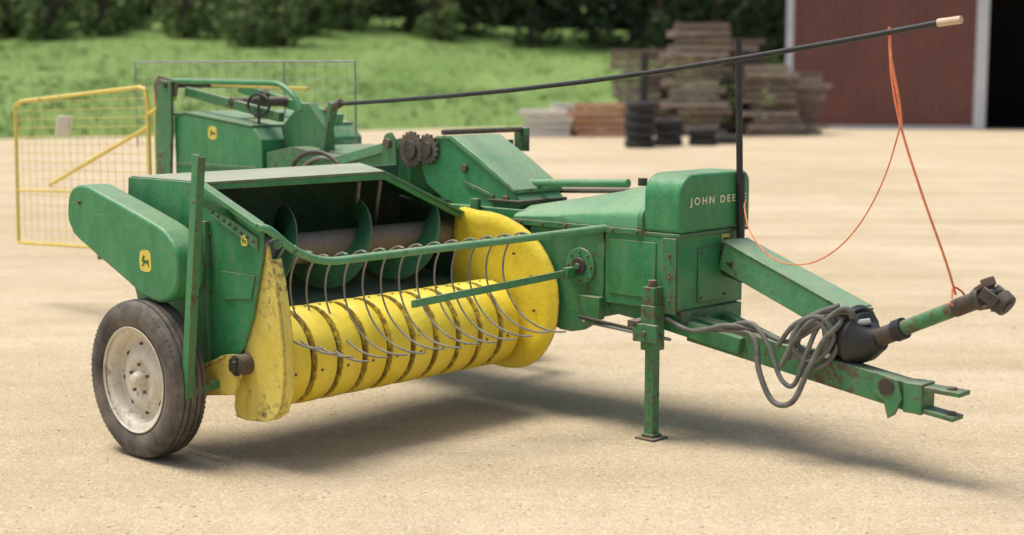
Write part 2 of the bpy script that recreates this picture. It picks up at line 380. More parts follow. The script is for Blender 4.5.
# ---- pickup
pk=empty('pickup',(.95,-.42,.43))
CV,CZ,PR=.42,.425,.205
b=Bd(); NB=10; U0,U1=.23,1.63; stp=(U1-U0)/NB
for i in range(NB):
    u0=U0+i*stp+.013; u1=U0+(i+1)*stp-.013; um=(u0+u1)/2
    path=[]
    for k in range(0,40):
        a=R(142-k*6.8); path.append((CV+PR*math.cos(a),CZ+PR*math.sin(a)))
    secs=[(u0,-.030),(u0+.003,-.005),(u0+.014,-.0005),(um,.0005),(u1-.014,-.0005),(u1-.003,-.005),(u1,-.030)]
    vs=[];fs=[];npth=len(path)
    for j,(v,z) in enumerate(path):
        d=Vector((v-CV,z-CZ)).normalized()
        for uu,off in secs: vs.append((uu,v+d.x*off,z+d.y*off))
        for uu,off in reversed(secs): vs.append((uu,v+d.x*(off-.004),z+d.y*(off-.004)))
    m_=len(secs)*2
    for j in range(npth-1):
        for k in range(m_): fs.append((j*m_+k,j*m_+(k+1)%m_,(j+1)*m_+(k+1)%m_,(j+1)*m_+k))
    b.add(vs,fs,YEL,True)
    for a,uu in ((84,um-.03),(84,um+.03),(-10,um-.03)):
        rr=PR
        c=(uu,CV+rr*math.cos(R(a)),CZ+rr*math.sin(R(a))); d=(uu,CV+(rr+.003)*math.cos(R(a)),CZ+(rr+.003)*math.sin(R(a)))
        b.cyl(c,d,.0055,DARKM,8)
b.finish('stripper_bands',pk,angle=30)
b=Bd(); b.cyl((U0-.01,CV,CZ),(U1+.02,CV,CZ),.135,BLACKP,32)
for i in range(1,NB):
    uu=U0+i*stp
    for k in range(6):
        a=R(20+60*k+(i%2)*14)
        b.tube([(uu,CV+.13*math.cos(a),CZ+.13*math.sin(a)),(uu,CV+.17*math.cos(a+.04),CZ+.17*math.sin(a+.04)),(uu,CV+.195*math.cos(a),CZ+.195*math.sin(a))],.003,STEEL,6)
b.finish('tine_reel',pk)
b=Bd()
FL=[(.585,.925),(.603,.87),(.628,.78),(.652,.66),(.670,.52),(.672,.40),(.660,.31),(.630,.245),(.57,.205),(.48,.19),(.355,.19),(.345,.27),(.365,.36),(.40,.44),(.435,.53),(.485,.66),(.54,.80),(.572,.90)]
b.prism('u',smooth_poly(FL,2),.168,.178,YELR)
b.prism('u',[(.603,.87),(.628,.78),(.652,.66),(.670,.52),(.672,.40),(.660,.31),(.630,.245),(.57,.205),(.567,.215),(.622,.252),(.65,.315),(.662,.40),(.66,.52),(.642,.655),(.618,.775),(.595,.865)],.178,.225,YELR)
b.prism('u',[(.06,.25),(.20,.265),(.42,.30),(.47,.40),(.43,.47),(.36,.46),(.20,.375),(.06,.33)],.112,.122,YELR)
b.beam((.117,.08,.335),(.117,.36,.455),.03,.01,YELR)
b.finish('side_flare',pk,.002,label='chipped yellow curved side flare')
b=Bd(); b.cyl((.215,.44,.425),(.105,.44,.425),.044,RUSTM,16); b.cyl((.105,.44,.425),(.085,.44,.425),.022,DARKM,8)
for i in range(5):
    a=i*1.256; bolt(b,.105,.44+.033*math.cos(a),.425+.033*math.sin(a),.006,DARKM)
b.finish('bearing_hub',pk)
b=Bd()
FF=smooth_poly([(.15,.935),(.30,.95),(.44,.94),(.57,.90),(.68,.835),(.765,.74),(.81,.63),(.815,.51),(.79,.40),(.73,.305),(.65,.24),(.54,.205),(.40,.205),(.24,.25),(.14,.40),(.12,.65)],5)
cx,cz=.42,.57; n=len(FF); vs=[]
lev=[(.35,1.665),(.62,1.662),(.82,1.652),(.93,1.652),(1.0,1.668)]
for side_ in (0,1):
    for k,u in lev:
        for (v,z) in FF: vs.append((u+side_*.005,cx+(v-cx)*k,cz+(z-cz)*k))
fs=[]
for side_ in (0,1):
    o=side_*len(lev)*n
    fs.append([o+i for i in range(n)])
    for l in range(len(lev)-1):
        for i in range(n): fs.append((o+l*n+i,o+l*n+(i+1)%n,o+(l+1)*n+(i+1)%n,o+(l+1)*n+i))
o1=(len(lev)-1)*n;o2=o1+len(lev)*n
for i in range(n): fs.append((o1+i,o1+(i+1)%n,o2+(i+1)%n,o2+i))
b.add(vs,fs,YEL,True)
for (v,z) in ((.66,.66),(.55,.76),(.38,.82),(.68,.50),(.60,.37)): bolt(b,1.654,v,z,.006,DARKM)
b.finish('side_flare',pk,label='large rounded yellow side flare')

# ---- wind guard
wg=empty('wind_guard',(.9,-.8,.85))
b=Bd()
b.tube([(.13,.57,1.0),(.17,.60,.985),(.28,.61,.90),(.42,.635,.845),(.60,.69,.848),(.9,.79,.865),(1.2,.895,.882),(1.72,1.075,.915)],.017,GREENT,12,5)
b.finish('guard_bar',wg)
b=Bd(); b.beam((.66,.90,.665),(1.70,.89,.70),.012,.032,GREENT); b.beam((1.62,.90,.70),(1.70,.90,.70),.03,.05,GREEN)
b.finish('support_bar',wg,.002)
b=Bd()
for i in range(15):
    u=.20+i*.080
    vb=.61+max(0,(u-.42))*.345; zb=.845+max(0,u-.42)*.054
    if u<.42: zb=.845+(.42-u)*.38
    j=random.uniform(-.006,.006)
    pts=[(u,vb+.018,zb+.006),(u,vb-.015,zb+.018),(u+.002,vb-.075,zb-.01),(u+.006,vb-.125,zb-.085),(u+.012,vb-.140,zb-.175),(u+.020,vb-.115,zb-.265),(u+.030,vb-.055,zb-.340+j),(u+.042,vb+.025,zb-.390+j),(u+.054,vb+.115,zb-.410+j),(u+.062,vb+.19,zb-.405+j)]
    b.tube(pts,.0045,STEEL,6,5)
    b.cyl((u-.008,vb,zb),(u+.008,vb,zb+.001),.020,GREENR,8)
b.finish('guard_rods',wg)

# ---- bale chamber & hoods
b=Bd()
b.box((1.74,-2.6,.50),(2.18,1.04,.96),GREEN)
for v in (-2.2,-1.6,-1.0,-.4,.2): b.box((1.71,v,.50),(1.739,v+.05,1.0),GREENR)
b.finish('bale_chamber',baler,.004)
b=Bd()
def hoodsec(k): return [(1.70,.905),(1.70,.975-k*.35),(1.712,.998-k*.45),(1.82,1.088-k*.9),(1.85,1.102-k),(2.20,1.108-k),(2.20,.905)]
vs=[];rings=[(.50,.125),(.80,.075),(1.05,.03),(1.12,.010),(1.288,.0)]
for (v,k) in rings:
    s_=hoodsec(k); n=len(s_); vs+=[(u,v,z) for u,z in s_]
fs=[tuple(range(n))[::-1],tuple(range((len(rings)-1)*n,len(rings)*n))]
for j in range(len(rings)-1):
    for i in range(n): fs.append((j*n+i,j*n+(i+1)%n,(j+1)*n+(i+1)%n,(j+1)*n+i))
b.add(vs,fs,GREENT)
b.box((1.69,.50,.895),(1.70,1.285,.922),GREENR)
b.prism('v',[(1.694,.925),(1.694,.978),(1.707,1.003),(1.82,1.096),(1.85,1.110),(2.20,1.116),(2.20,1.106),(1.85,1.100),(1.82,1.086),(1.712,.996),(1.70,.975),(1.70,.925)],1.255,1.285,GREEN)
for i in range(6): bolt(b,1.69,.56+i*.14,.91,.008)
b.box((1.75,.28,.985),(2.1,.495,1.0),DARKM)
b.finish('plunger_hood',baler,.003)
b=Bd()
b.box((1.70,1.07,.575),(2.19,1.48,.912),GREEN)
b.box((1.696,1.06,.898),(2.222,1.487,.914),GREENR)
b.box((1.690,1.40,.56),(1.699,1.475,.895),GREENR)
b.prism('u',[(1.08,.573),(1.48,.573),(1.48,.52),(1.35,.50),(1.08,.53)],1.72,2.16,GREENR)
for z in (.62,.72,.82): bolt(b,1.69,1.44,z,.008)
b.box((1.84,1.481,.60),(2.06,1.487,.84),GREEN)
for uu,zz in ((1.86,.62),(2.04,.62),(1.86,.82),(2.04,.82)): b.cyl((uu,1.487,zz),(uu,1.495,zz),.007,RUSTM,6)
b.box((1.693,1.10,.62),(1.699,1.36,.87),GREEN)
gh=b.finish('gearbox_housing',baler,.004)
b=Bd(); b.box((2.02,1.481,.850),(2.082,1.4835,.890),DECY); b.box((2.030,1.4837,.866),(2.072,1.4847,.874),DECG)
b.finish('decal',gh)
b=Bd()
prof=[(1.698,.915)]
for k in range(9): a=R(180-90/8*k); prof.append((1.698+.10+.10*math.cos(a),1.073+.10*math.sin(a)))
for k in range(7): a=R(90-15*k); prof.append((2.228-.06+.06*math.cos(a),1.113+.06*math.sin(a)))
prof.append((2.228,.915))
b.prism('v',prof,1.287,1.490,GREEN)
fh=b.finish('front_hood',baler,.016,angle=30,seg=4)
b=Bd(); b.cyl((1.93,1.10,1.095),(1.93,1.10,1.13),.022,DARKM,16)
b.finish('filler_cap',baler,.002)
cu=bpy.data.curves.new('t','FONT'); cu.body='JOHN DEERE'; cu.size=.045; cu.extrude=.0012; cu.space_character=1.5; cu.align_x='CENTER'; cu.offset=.0009
to=bpy.data.objects.new('t',cu); COL.objects.link(to); dg=bpy.context.evaluated_depsgraph_get()
me=bpy.data.meshes.new_from_object(to.evaluated_get(dg)); bpy.data.objects.remove(to)
xs=[v.co.x for v in me.vertices]; k=.43/(max(xs)-min(xs))
for v in me.vertices:
    x,y,z=v.co; v.co=(x*k,-z-.0012,y)
me.materials.clear(); me.materials.append(LETT)
lt=bpy.data.objects.new('lettering',me); COL.objects.link(lt); lt.parent=fh; lt.location=Vector((1.98,-1.491,1.037))-Vector(fh['_abs'])

b=Bd()
b.prism('u',smooth_poly([(.62,.90),(.85,.91),(1.05,.905),(1.06,.75),(1.06,.62),(1.02,.50),(.93,.43),(.80,.42),(.68,.48),(.60,.62),(.60,.78)],2),1.700,1.738,GREENR)
b.cyl((1.70,.93,.73),(1.685,.93,.73),.085,GREEN,28); b.cyl((1.685,.93,.73),(1.672,.93,.73),.040,DARKM,20); b.cyl((1.672,.93,.73),(1.662,.93,.73),.016,GREENR,8)
for i in range(8):
    a=i*.785; bolt(b,1.685,.93+.068*math.cos(a),.73+.068*math.sin(a),.007)
b.prism('u',[(.95,.60),(1.07,.60),(1.07,.50),(.99,.46)],1.66,1.699,GREENR)
b.finish('drive_flange',baler,.003)
b=Bd(); b.cyl((1.66,.95,.50),(1.66,1.42,.47),.008,DARKM,8); b.finish('control_rod',baler)
b=Bd(); b.cyl((1.69,.95,.475),(1.69,1.45,.45),.008,GREYW,8); b.finish('control_rod',baler)

# ---- parking jack
jk=empty('parking_jack',(1.66,-1.375,0))
b=Bd(); b.box((1.637,1.352,.015),(1.683,1.398,.44),GREENR)
for i in range(7):
    z=.07+i*.05; b.cyl((1.6365,1.375,z),(1.6355,1.375,z),.006,RUSTM,10)
b.finish('inner_leg',jk,.002)
b=Bd(); b.box((1.622,1.337,.40),(1.698,1.413,.60),GREENR); b.box((1.628,1.343,.60),(1.69,1.405,.68),GREENR); b.cyl((1.655,1.375,.68),(1.655,1.375,.71),.02,RUSTM,10)
b.box((1.60,1.31,.44),(1.622,1.44,.52),GREENR); b.cyl((1.59,1.375,.48),(1.72,1.375,.48),.012,RUSTM,10); b.box((1.60,1.28,.50),(1.70,1.336,.53),RUSTM)
b.finish('jack_sleeve',jk,.003)
b=Bd(); b.box((1.607,1.322,0),(1.713,1.428,.010),RUSTM); b.box((1.628,1.343,.010),(1.692,1.407,.024),GREENR)
b.finish('foot_plate',jk,.002)

# ---- tongue
tg=empty('tongue',(1.85,-2.0,.4))
b=Bd()
b.beam((1.86,1.45,.485),(1.85,2.60,.325),.085,.115,GREENR)
b.beam((1.75,1.30,.53),(1.80,1.75,.445),.05,.07,GREEN)
b.beam((2.12,1.30,.53),(1.90,1.85,.45),.05,.07,GREEN)
b.box((1.72,1.46,.50),(2.16,1.50,.572),GREENR)
for v,z in ((1.6,.48),(1.9,.44),(2.2,.40),(2.5,.36)): b.cyl((1.812,v,z-.02),(1.800,v,z-.02),.011,RUSTM,6)
b.finish('drawbar',tg,.004)
b=Bd()
b.beam((1.85,2.54,.378),(1.85,2.755,.373),.09,.018,GREENR); b.beam((1.85,2.54,.295),(1.85,2.73,.272),.09,.018,GREENR)
b.cyl((1.85,2.70,.26),(1.85,2.70,.295),.02,RUSTM,12); b.cyl((1.85,2.70,.368),(1.85,2.70,.393),.02,RUSTM,12)
b.box((1.795,2.52,.275),(1.905,2.60,.395),GREENR)
b.finish('hitch_clevis',tg,.003)
b=Bd()
b.prism('u',[(2.40,.42),(2.50,.40),(2.52,.33),(2.49,.26),(2.46,.24),(2.44,.31),(2.38,.34)],1.785,1.80,GREENR)
b.cyl((1.78,2.45,.37),(1.80,2.45,.37),.035,DARKM,20)
b.finish('hanger_bracket',tg,.002)

# ---- driveline
dl=empty('driveline',(1.95,-2.0,.7))
b=Bd()
p=Vector((2.06,1.52,.80));q=Vector((1.90,2.25,.585))
b.beam(p,q,.15,.13,GREENT); b.beam(p+Vector((0,0,.068)),q+Vector((0,0,.068)),.165,.008,GREENT)
b.finish('shaft_channel',dl,.006)
b=Bd(); b.cyl((2.08,1.49,.78),(2.05,1.60,.76),.085,DARKM,24)
b.finish('input_flange',dl)
b=Bd()
b.tube([(1.905,2.22,.545),(1.89,2.27,.525),(1.885,2.32,.525),(1.88,2.37,.54)],[.112,.115,.080,.048],BLACKP,28)
b.cyl((1.90,2.21,.55),(1.895,2.235,.54),.125,BLACKP,28)
b.finish('bell_guard',dl)
b=Bd()
s0=Vector((1.88,2.30,.515)); s1=Vector((1.837,2.80,.75)); dd=(s1-s0)
b.tube([s0,s0+dd*.34],.038,DARKM,18); b.tube([s0+dd*.30,s0+dd*.88],.031,GREENR,18); b.tube([s0+dd*.28,s0+dd*.36],.044,BLACKP,18); b.tube([s0+dd*.80,s1],.035,DARKM,18)
b.finish('drive_shaft',dl)
b=Bd(); dn=dd.normalized(); up=Vector((0,0,1)); sd=dn.cross(up).normalized(); uu=sd.cross(dn)
b.tube([s1-dn*.01,s1+dn*.02],[.043,.043],DARKM,16)
for k in (-1,1):
    b.beam(s1+dn*.01+uu*k*.036,s1+dn*.072+uu*k*.048,.048,.017,RUSTM)
    b.cyl(s1+dn*.064+uu*k*.030,s1+dn*.064+uu*k*.064,.027,RUSTM,14)
c=s1+dn*.064
b.cyl(c-sd*.055,c+sd*.055,.022,DARKM,14); b.cyl(c-uu*.04,c+uu*.04,.019,DARKM,12)
dn2=(dn+Vector((0,0,-1.0))).normalized()
for k in (-1,1): b.beam(c+sd*k*.048-dn2*.022,c+sd*k*.044+dn2*.052,.016,.048,DARKM)
b.tube([c+dn2*.034,c+dn2*.078],[.048,.044],DARKM,16); b.tube([c+dn2*.077,c+dn2*.083],[.026,.026],BLACKP,16)
b.finish('universal_joint',dl,.003)

# ---- hoses
hb=[[(1.70,1.42,.54),(1.70,1.56,.50),(1.72,1.72,.54),(1.75,1.86,.53),(1.76,2.0,.50),(1.76,2.13,.57),(1.80,2.24,.66),(1.84,2.28,.61)],
    [(1.74,1.55,.50),(1.74,1.74,.52),(1.73,1.86,.50),(1.71,1.90,.37),(1.71,1.97,.25),(1.72,2.06,.26),(1.74,2.12,.40),(1.76,2.18,.53),(1.80,2.23,.61),(1.82,2.12,.63)],
    [(1.74,1.66,.51),(1.74,1.83,.56),(1.73,1.93,.48),(1.72,2.00,.35),(1.73,2.06,.33),(1.74,2.11,.47),(1.78,2.15,.59),(1.82,2.25,.64),(1.84,2.28,.52)],
    [(1.74,1.97,.48),(1.74,2.05,.58),(1.76,2.15,.62),(1.78,2.21,.55),(1.76,2.17,.46),(1.74,2.10,.44),(1.73,2.04,.51),(1.76,2.10,.61),(1.80,2.22,.67)],
    [(1.72,2.0,.40),(1.73,2.06,.52),(1.75,2.12,.60),(1.79,2.19,.62),(1.80,2.22,.52),(1.78,2.18,.43),(1.75,2.11,.41),(1.73,2.05,.49),(1.74,2.08,.59),(1.78,2.17,.65)],
    [(1.74,2.02,.43),(1.745,2.07,.54),(1.76,2.14,.60),(1.77,2.19,.53),(1.76,2.14,.45),(1.745,2.08,.43)],
    [(1.75,2.03,.46),(1.755,2.09,.56),(1.77,2.16,.59),(1.775,2.17,.50),(1.765,2.12,.47),(1.75,2.06,.50),(1.76,2.12,.62),(1.80,2.20,.65)]]
for i,pts in enumerate(hb):
    b=Bd(); b.tube(pts,.0108 if i!=1 else .0125,HOSE,10,8); b.finish('hydraulic_hose',baler)
b=Bd(); b.tube([(1.84,2.28,.60),(1.86,2.33,.61)],.013,GREYW,8); b.finish('hose_coupler',baler)

# ---- pole and lift rod
b=Bd(); b.cyl((2.125,1.512,.80),(2.095,1.50,1.76),.015,BLACKP,14); b.cyl((2.125,1.512,.80),(2.12,1.51,1.16),.019,BLACKP,14)
b.finish('upright_pipe',baler)
b=Bd(); ra=Vector((1.9,-1.02,1.44)); rb=Vector((1.67,2.76,1.80)); sag=[]
for i in range(9):
    t=i/8; p=ra.lerp(rb,t); p.z-=0.05*math.sin(math.pi*t); sag.append(p)
b.tube(sag[:-1]+[sag[-1]-(rb-ra)*.02],.0115,BLACKP,12)
b.tube([sag[-1]-(rb-ra)*.022,sag[-1]+(rb-ra).normalized()*.01],.015,TAN,12)
b.finish('lift_rod',baler)

# ---- feeder mechanism
fd=empty('feeder_linkage',(1.9,0,1.1))
def sprocket(u,v,z,r,nt_):
    b=Bd(); ring=[]
    for i in range(nt_*4):
        a=2*math.pi*i/(nt_*4); rr=r if (i%4)<2 else r-.012; ring.append((v+rr*math.cos(a),z+rr*math.sin(a)))
    b.prism('u',ring,u,u+.014,RUSTM); b.cyl((u-.012,v,z),(u,v,z),r*.5,DARKM,20); b.cyl((u+.014,v,z),(u+.3,v,z),.025,DARKM,12)
    b.finish('sprocket',fd,.001)
sprocket(1.755,-.27,1.22,.095,20); sprocket(1.76,-.155,1.225,.08,16)
b=Bd()
arm=smooth_poly([(-.21,1.235),(-.12,1.285),(.0,1.275),(.22,1.16),(.44,1.03),(.46,.95),(.10,.94),(-.18,1.05)],2)
b.prism('u',arm,1.78,2.10,GREEN)
b.prism('u',[(-.10,1.295),(.02,1.30),(.23,1.185),(.45,1.05),(.45,1.03),(.22,1.16),(.0,1.28),(-.10,1.28)],1.765,2.115,GREENT)
b.cyl((1.76,-.04,1.315),(2.35,-.04,1.315),.014,RUSTM,10)
for (v,z) in ((-.12,1.20),(.10,1.14),(.38,1.0)): b.cyl((1.78,v,z),(1.762,v,z),.022,RUSTM,12)
b.box((2.34,-.09,1.20),(2.355,.01,1.325),GREENR); b.box((2.101,-.10,1.18),(2.338,-.09,1.26),GREENR)
b.prism('u',[(.10,1.08),(.30,1.02),(.30,1.0),(.10,1.05)],1.77,1.779,GREENR)
b.finish('feeder_arm',fd,.004)
b=Bd(); b.prism('u',smooth_poly([(-.46,1.24),(-.43,1.30),(-.37,1.27),(-.36,1.0),(-.48,1.0)],2),1.735,1.75,GREENR); b.cyl((1.715,-.415,1.25),(1.75,-.415,1.25),.026,RUSTM,12); b.finish('tensioner_arm',fd,.002)
b=Bd(); b.cyl((1.95,.36,1.07),(1.95,1.0,1.10),.020,GREENT,14); b.finish('link_tube',fd)
b=Bd(); b.cyl((2.15,.30,1.02),(2.15,.9,1.05),.014,RUSTM,10); b.finish('link_rod',fd)
b=Bd(); b.prism('u',[(-1.0,.97),(-1.0,1.12),(-.60,1.22),(-.34,1.25),(-.30,1.19),(-.34,.97)],1.80,2.12,GREEN)
b.beam((1.79,-.92,1.13),(1.79,-.36,1.255),.018,.05,GREENT); bolt(b,1.80,-.5,1.1,.012); bolt(b,1.80,-.75,1.05,.012)
b.finish('link_cover',fd,.003)

# ---- knotter
kn=empty('knotter_assembly',(2.0,2.0,1.1))
b=Bd()
b.prism('u',[(-2.42,.98),(-1.56,.98),(-1.56,1.23),(-1.64,1.30),(-2.30,1.365),(-2.42,1.35)],1.80,2.56,GREEN)
b.prism('u',[(-2.43,1.365),(-2.30,1.382),(-1.64,1.315),(-1.64,1.302),(-2.30,1.367),(-2.43,1.352)],1.795,2.57,GREENT)
b.box((1.79,-2.40,1.05),(1.799,-1.6,1.075),GREENR)
kb=b.finish('knotter_cover',kn,.012)
decal(kb,1.80,-2.03,1.26,.085,.075)
b=Bd()
b.prism('u',[(-2.58,.96),(-2.43,.96),(-2.40,1.30),(-2.40,1.56),(-2.52,1.575),(-2.57,1.35)],1.765,1.785,GREENR)
b.prism('u',[(-2.60,1.45),(-2.38,1.47),(-2.36,1.56),(-2.56,1.60),(-2.62,1.54)],1.79,1.80,RUSTM)
b.cyl((1.75,-2.45,1.54),(2.5,-2.45,1.54),.02,DARKM,10)
b.cyl((1.8,-2.42,1.565),(1.8,-1.50,1.555),.016,GREEN,12); b.tube([(1.8,-1.50,1.555),(1.8,-1.38,1.545),(1.8,-1.26,1.48),(1.8,-1.2,1.40)],.016,GREEN,12,4)
b.beam((1.9,-2.42,1.50),(1.9,-1.50,1.36),.04,.055,GREENR); b.beam((2.0,-2.3,1.54),(2.1,-1.5,1.52),.02,.02,CAGEY)
b.beam((2.3,-2.42,1.52),(2.3,-1.45,1.34),.04,.06,GREEN); b.beam((2.1,-2.0,1.36),(2.1,-1.9,1.50),.05,.04,DARKM); b.cyl((1.88,-1.95,1.44),(2.34,-1.95,1.44),.03,RUSTM,12)
b.prism('u',[(-1.56,1.30),(-1.38,1.44),(-1.30,1.44),(-1.14,1.28),(-1.14,1.10),(-1.5,1.10)],1.94,1.99,GREENR)
b.finish('lift_frame',kn,.003)
b=Bd()
pts=[(1.86,-1.66+.10*math.cos(2*math.pi*i/24),1.43+.06*math.sin(2*math.pi*i/24)) for i in range(25)]
b.tube(pts,.008,BLACKP,8); b.cyl((1.86,-1.66,1.30),(1.86,-1.66,1.43),.008,BLACKP,8); b.finish('hand_ring',kn)
b=Bd()
pts=[(1.78,-1.05+.22*math.cos(math.pi*i/14),1.05+.13*math.sin(math.pi*i/14)) for i in range(15)]
b.tube(pts,.014,DARKM,8); b.tube([(p[0]+.03,p[1]+.03,p[2]-.03) for p in pts],.010,GREYW,8)
b.prism('u',[(-1.55,.97),(-.8,.97),(-.8,1.14),(-1.3,1.20),(-1.55,1.16)],1.82,2.4,GREENR)
b.cyl((1.9,-1.10,1.40),(1.9,-.98,1.45),.024,RUSTM,10); b.beam((1.9,-1.15,1.1),(1.9,-1.04,1.45),.035,.05,GREENR)
b.finish('tension_assembly',kn,.003)

# ---- guard cage
cg=empty('guard_cage',(1.8,3.5,1.0))
b=Bd(); r=.013
A1=(1.8,-4.33,1.385);B1=(1.8,-2.78,1.525);C1=(1.8,-2.70,1.44);D1=(1.8,-2.70,.50);E1=(1.8,-4.36,.43)
b.tube([E1,A1],r,CAGEY,10); b.tube([A1,(1.8,-4.25,1.42),B1,(1.8,-2.72,1.51),C1,D1],r,CAGEY,10); b.tube([D1,E1],r,CAGEY,10)
b.tube([(1.8,-2.70,1.28),(1.8,-3.9,.86)],.014,CAGEY,8); b.tube([(1.8,-4.35,.80),(1.8,-2.70,.86)],.010,CAGEY,8)
b.tube([(1.8,-2.62,1.50),(1.8,-2.62,.9)],.012,CAGEY,10); b.tube([(1.8,-2.7,1.36),(1.8,-2.40,1.46)],.012,CAGEY,8)
b.finish('cage_frame',cg)
b=Bd()
for i in range(18):
    v=-4.26+i*.09; zt=1.39+(v+4.33)*.09
    b.tube([(1.8,v,.46),(1.8,v,zt)],.0016,CAGEY,5)
for i in range(17):
    z=.50+i*.058
    b.tube([(1.8,-4.34,z-.02),(1.8,-2.72,z+.03)],.0022,CAGEY,5)
b.finish('cage_mesh',cg)
b=Bd(); b.beam((1.775,-3.68,1.20),(1.775,-3.63,1.33),.008,.11,WHITE,R(90)); b.finish('white_tag',cg)
b=Bd()
for (p,q) in (((2.4,-3.75,1.69),(2.4,-1.43,1.68)),((2.4,-3.75,1.1),(2.4,-3.75,1.69)),((2.4,-1.43,1.1),(2.4,-1.43,1.68)),((2.4,-2.1,1.2),(2.4,-2.1,1.68))): b.tube([p,q],.006,GREYW,8)
for i in range(23): b.tube([(2.4,-3.7+i*.1,1.1),(2.4,-3.7+i*.1,1.685)],.0013,GREYW,4)
for i in range(8): b.tube([(2.4,-3.75,1.13+i*.075),(2.4,-1.43,1.13+i*.075)],.0015,GREYW,4)
b.finish('wire_guard',cg)
b=Bd(); b.beam((1.8,-3.3,.42),(1.8,-2.6,.55),.05,.05,DARKM); b.beam((2.18,-3.3,.42),(2.18,-2.6,.55),.05,.05,DARKM); b.box((1.80,-2.65,.48),(2.18,-2.61,.55),RUSTM)
b.finish('chute_bracket',baler)

# ---- twine
def W(u,v,z):
    L=(math.cos(R(47)),math.sin(R(47)));F=(math.sin(R(47)),-math.cos(R(47)))
    return (OX+u*L[0]+v*F[0],OY+u*L[1]+v*F[1],z)
b=Bd(False)
b.tube([W(1.69,2.47,1.782),W(1.695,2.48,1.60),W(1.71,2.52,1.40),W(1.74,2.60,1.15),W(1.79,2.68,.90),W(1.83,2.71,.76)],.0050,ORANGE,6,6)
b.tube([W(1.695,2.465,1.782),W(1.692,2.478,1.66),W(1.705,2.51,1.50),W(1.71,2.52,1.40)],.0065,ORANGE,6,6)
b.tube([W(1.71,2.52,1.42),W(1.75,2.44,1.22),W(1.78,2.34,1.05),W(1.81,2.22,.92),W(1.84,2.08,.835),W(1.86,1.94,.81),W(1.90,1.80,.84),W(1.98,1.66,.92),W(2.08,1.56,1.01),W(2.12,1.54,1.04)],.0032,ORANGE,6,6)
b.tube([W(1.80,2.70,.73),W(1.86,2.74,.69),W(1.89,2.72,.75),W(1.83,2.70,.79),W(1.80,2.71,.75)],.0045,ORANGE,6,3)
b.finish('twine',None,label='orange baling twine hanging from a black rod to the shaft',props={'category':'twine'})

# ---------------------------------------------------------------- ground
b=Bd(False); b.add([(-600,-100,0),(600,-100,0),(600,900,0),(-600,900,0)],[(0,1,2,3)],GRAVEL)
b.finish('ground',props={'kind':'structure'})
ico=[(0,0,-1),(.72,-.53,-.45),(-.28,-.85,-.45),(-.89,0,-.45),(-.28,.85,-.45),(.72,.53,-.45),(.28,-.85,.45),(-.72,-.53,.45),(-.72,.53,.45),(.28,.85,.45),(.89,0,.45),(0,0,1)]
icf=[(0,1,2),(1,0,5),(0,2,3),(0,3,4),(0,4,5),(1,5,10),(2,1,6),(3,2,7),(4,3,8),(5,4,9),(1,10,6),(2,6,7),(3,7,8),(4,8,9),(5,9,10),(6,10,11),(7,6,11),(8,7,11),(9,8,11),(10,9,11)]
b=Bd(False)
for i in range(8500):
    y=4.0+ (random.random()**1.6)*12; x=random.uniform(-.42,.42)*y*1.0
    s=random.choice((.003,.003,.004,.004,.005,.006,.008))*random.uniform(.7,1.3)
    if i%60==0: s*=1.7
    a=random.uniform(0,6.28);ca,sa=math.cos(a),math.sin(a);e=random.uniform(.5,1)
    b.add([(x+(p[0]*ca-p[1]*sa*e)*s,y+(p[0]*sa+p[1]*ca*e)*s,p[2]*s*.5+s*.1) for p in ico],icf,PEB)
b.finish('gravel',recalc=False,props={'kind':'stuff'},loc=(0,0,0))

# ---------------------------------------------------------------- grass hill
def ss(a,b_,x):
    t=max(0,min(1,(x-a)/(b_-a))); return t*t*(3-2*t)
def edge(x): return 37+9*ss(-14,2,x)+22*ss(6,12,x)
from mathutils import noise as mn
def hz(x,y):
    d=y-edge(x)
    if d<0: return -.15+d*.05
    return -.15+.5*ss(0,3,d)+.080*d+ .5*mn.noise(Vector((x*.08,y*.08,0)))*ss(0,15,d)+.05*mn.noise(Vector((x*.6,y*.6,3)))
b=Bd(False); nx,ny=120,90; vs=[]
for j in range(ny+1):
    for i in range(nx+1):
        x=-90+180*i/nx; y=34+(j/ny)**1.5*150; vs.append((x,y,hz(x,y)))
b.add(vs,[(j*(nx+1)+i,j*(nx+1)+i+1,(j+1)*(nx+1)+i+1,(j+1)*(nx+1)+i) for j in range(ny) for i in range(nx)],GRASS,True)
b.finish('hill',props={'kind':'structure'},recalc=False,loc=(0,0,0))
b=Bd(False)
for i in range(6000):
    y=37+random.random()**1.5*45; x=random.uniform(-.40,.34)*y*1.0
    if y<edge(x)+.1: continue
    z=hz(x,y); h=random.uniform(.05,.15)
    for k in range(4):
        a=random.uniform(0,6.28);w=.04;dx,dy=math.cos(a)*w,math.sin(a)*w;lx,ly=random.uniform(-.12,.12),random.uniform(-.12,.12);ox,oy=random.uniform(-.2,.2),random.uniform(-.2,.2)
        b.add([(x+ox-dx,y+oy-dy,z-.05),(x+ox+dx,y+oy+dy,z-.05),(x+ox+lx,y+oy+ly,z+h)],[(0,1,2)],GRASSB)
b.finish('grass',recalc=False,props={'kind':'stuff'},loc=(0,0,0))

